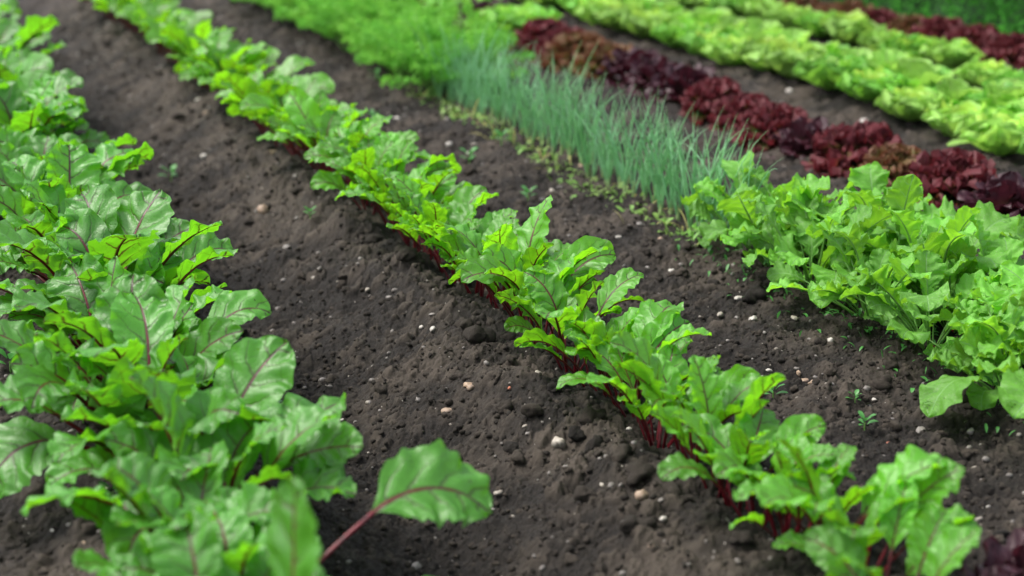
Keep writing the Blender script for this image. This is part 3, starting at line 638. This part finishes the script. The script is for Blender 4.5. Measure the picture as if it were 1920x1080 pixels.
for (px, py, w, k) in [(812, 613, 16, 'white'), (1047, 816, 32, 'pale'), (840, 812, 22, 'tan'), (692, 777, 14, 'pale'), (856, 968, 14, 'pale'), (935, 945, 16, 'pale'), (1009, 708, 18, 'pale'), (992, 690, 12, 'grey'), (880, 745, 22, 'tan'), (955, 712, 10, 'reddish'),
        (962, 993, 9, 'pale'), (1221, 1024, 11, 'tan'), (1203, 942, 24, 'tan'), (1244, 958, 13, 'white'), (1168, 970, 13, 'grey'), (1240, 928, 15, 'grey'), (985, 842, 14, 'pale'), (990, 790, 12, 'grey'), (700, 705, 10, 'grey'), (790, 590, 10, 'white'),
        (810, 575, 12, 'grey'), (736, 640, 12, 'grey'), (495, 412, 26, 'tan'), (510, 290, 24, 'tan'), (372, 195, 12, 'white'), (386, 210, 12, 'tan'), (385, 297, 18, 'white'), (590, 540, 12, 'pale'), (600, 530, 12, 'grey'), (540, 500, 18, 'grey'), (690, 560, 10, 'pale'),
        (640, 780, 10, 'white'), (730, 560, 12, 'grey'), (1490, 598, 20, 'pale'), (1413, 602, 16, 'white'), (1510, 690, 16, 'tan'), (1498, 690, 14, 'tan'), (1440, 705, 14, 'white'), (1525, 708, 16, 'tan'), (1557, 635, 16, 'white'), (1385, 560, 16, 'white'), (1350, 590, 14, 'pale'),
        (1665, 836, 11, 'reddish'), (1582, 828, 8, 'white'), (1830, 878, 20, 'pale'), (1800, 892, 18, 'pale'), (1725, 938, 16, 'grey'), (1820, 822, 18, 'grey'), (1725, 815, 20, 'grey'), (1853, 955, 8, 'white'), (1835, 970, 14, 'pale'), (1657, 852, 12, 'grey'), (1565, 850, 16, 'grey'),
        (1158, 445, 13, 'white'), (1238, 452, 12, 'tan'), (1260, 485, 12, 'white'), (1035, 365, 14, 'pale'), (1050, 350, 12, 'grey'), (985, 420, 12, 'grey'), (745, 214, 14, 'white'), (842, 278, 14, 'white'), (890, 252, 12, 'pale'), (965, 300, 12, 'pale'), (880, 282, 12, 'white'), (1090, 312, 12, 'tan'),
        (1170, 355, 14, 'pale'), (1200, 420, 14, 'grey'), (118, 878, 14, 'pale'), (155, 994, 10, 'tan'), (130, 980, 12, 'grey'), (186, 996, 16, 'grey'), (100, 1000, 10, 'white'), (1480, 168, 18, 'white'), (1622, 238, 20, 'white'), (1470, 310, 16, 'pale'),
        (780, 1050, 22, 'grey'), (720, 930, 12, 'pale'), (1115, 620, 10, 'pale'), (925, 590, 12, 'pale'), (1280, 650, 14, 'pale'), (1640, 750, 10, 'white'), (1180, 800, 10, 'white'), (1060, 880, 14, 'grey'), (1130, 900, 12, 'pale')]:
    p = unproj(px, py, -.03); p = unproj(px, py, float(zg(p[0], p[1])))
    s = proj(p)[2]/FPX; stone(p[0], p[1], max(.003, w*s*.5), k, sq=random.uniform(.45, .8), rough=.34)
for (px, py, w) in [(1415, 560, 60), (1655, 735, 44), (1670, 800, 38), (1620, 750, 28), (1590, 742, 26), (1165, 860, 60), (1110, 790, 60), (1080, 830, 40), (1120, 820, 55), (1200, 880, 70), (1210, 960, 45), (1260, 900, 50), (1330, 985, 50), (1390, 1020, 60), (1040, 735, 45), (960, 665, 40), (870, 590, 45),
        (1000, 770, 40), (900, 640, 50), (1180, 1010, 50), (1100, 960, 45), (1450, 1060, 55), (960, 860, 35), (760, 500, 45), (700, 450, 40), (640, 400, 40), (560, 340, 36), (1790, 905, 50), (1850, 930, 50), (1880, 1000, 45), (1560, 780, 35), (1700, 870, 30), (1340, 540, 34), (1280, 520, 30), (1010, 400, 26), (1830, 690, 40)]:
    p = unproj(px, py, -.02); p = unproj(px, py, float(zg(p[0], p[1]))); s = proj(p)[2]/FPX
    stone(p[0], p[1], w*s*.42, 'grey', sq=.62, rough=.5, what='clod', mat=M['crumb'])
# ------------------------------------------------------------------ hedge
t = thing('hedge', 'tall clipped dark green hedge behind the last red lettuces', 'hedge', (4.28, 7.5, 0))
n = 80000; hy = np.random.default_rng(8)
yy = hy.uniform(-3.9, 5.5, n); zz = hy.uniform(0, 1.25, n)**1.0; fx = .05*fbm(yy*3, zz*3, 3, 9)+.035*fbm(yy*14, zz*14, 2, 12)
dx = np.abs(hy.normal(0, .05, n)); xx = fx+dx
topm = hy.random(n) < .15; zz = np.where(topm, 1.25-hy.random(n)**2*.06+fx*.5, zz); xx = np.where(topm, hy.uniform(0, .55, n), xx)
c = np.stack([xx, yy, zz], 1); nrm = np.where(topm[:, None], [0, 0, 1.], [-1., 0, .35])+hy.normal(0, .45, (n, 3)); nrm /= np.linalg.norm(nrm, axis=1)[:, None]
e = np.cross(nrm, hy.normal(0, 1, (n, 3))); e /= np.linalg.norm(e, axis=1)[:, None]; d = np.cross(nrm, e); l = hy.uniform(.008, .016, n)[:, None]
Q = np.stack([c-e*l, c+d*l*.55+nrm*l*.1, c+e*l, c-d*l*.55+nrm*l*.1], 1).reshape(-1, 3)
mk('foliage', Q, np.arange(4*n).reshape(-1, 4), M['hedge'], t, None, False)
V, F = I3; V = V.copy()
by, bz = np.meshgrid(np.linspace(-3.85, 5.45, 160), np.linspace(-.02, 1.2, 26), indexing='ij')
bx = .09+.04*vn(by*4, bz*4, 3); core = np.concatenate([np.stack([bx.ravel(), by.ravel(), bz.ravel()], 1), np.stack([bx.ravel()*0+.5, by.ravel(), bz.ravel()], 1)])
g1 = grid_faces(160, 26); k = 160*26; rim = []
for i in range(159): rim += [[i*26+25, (i+1)*26+25, (i+1)*26+25+k, i*26+25+k]]
for j in range(25): rim += [[j, j+1, j+1+k, j+k], [159*26+j+1, 159*26+j, 159*26+j+k, 159*26+j+1+k]]
mk('twig_core', core, np.concatenate([g1[:, ::-1], g1+k, np.array(rim)]), M['twig'], t)
# ------------------------------------------------------------------ light
SUN_EL, SUN_AZ = R(58), R(-60)      # high, from the left behind the rows
w = bpy.data.worlds.new('World'); SC.world = w; w.use_nodes = True; nt = w.node_tree; nt.nodes.clear()
sky = nt.nodes.new('ShaderNodeTexSky'); sky.sky_type = 'NISHITA'; sky.sun_disc = False; sky.sun_elevation = SUN_EL; sky.sun_rotation = SUN_AZ
sky.air_density = 1.0; sky.dust_density = 4.0; sky.ozone_density = .6
bg = nt.nodes.new('ShaderNodeBackground'); bg.inputs[1].default_value = .15; wo = nt.nodes.new('ShaderNodeOutputWorld')
hs = nt.nodes.new('ShaderNodeHueSaturation'); hs.inputs['Saturation'].default_value = .45     # thin even cloud: a paler sky
nt.links.new(sky.outputs[0], hs.inputs['Color']); nt.links.new(hs.outputs[0], bg.inputs[0]); nt.links.new(bg.outputs[0], wo.inputs[0])
sd = bpy.data.lights.new('sun', 'SUN'); sd.energy = 1.3; sd.angle = R(14); sd.color = (1, .96, .90); so = bpy.data.objects.new('sun', sd); COL.objects.link(so)
so.rotation_euler = (R(90)-SUN_EL, 0, math.pi-SUN_AZ); so.location = (0, 0, 5)
SC.view_settings.view_transform = 'Standard'; SC.view_settings.look = 'None'; SC.view_settings.gamma = 1; SC.view_settings.exposure = 1.17
SC.render.engine = 'CYCLES'; SC.cycles.use_denoising = True; SC.cycles.max_bounces = 6; SC.cycles.transparent_max_bounces = 6
try: SC.cycles.denoiser = 'OPENIMAGEDENOISE'
except Exception: pass
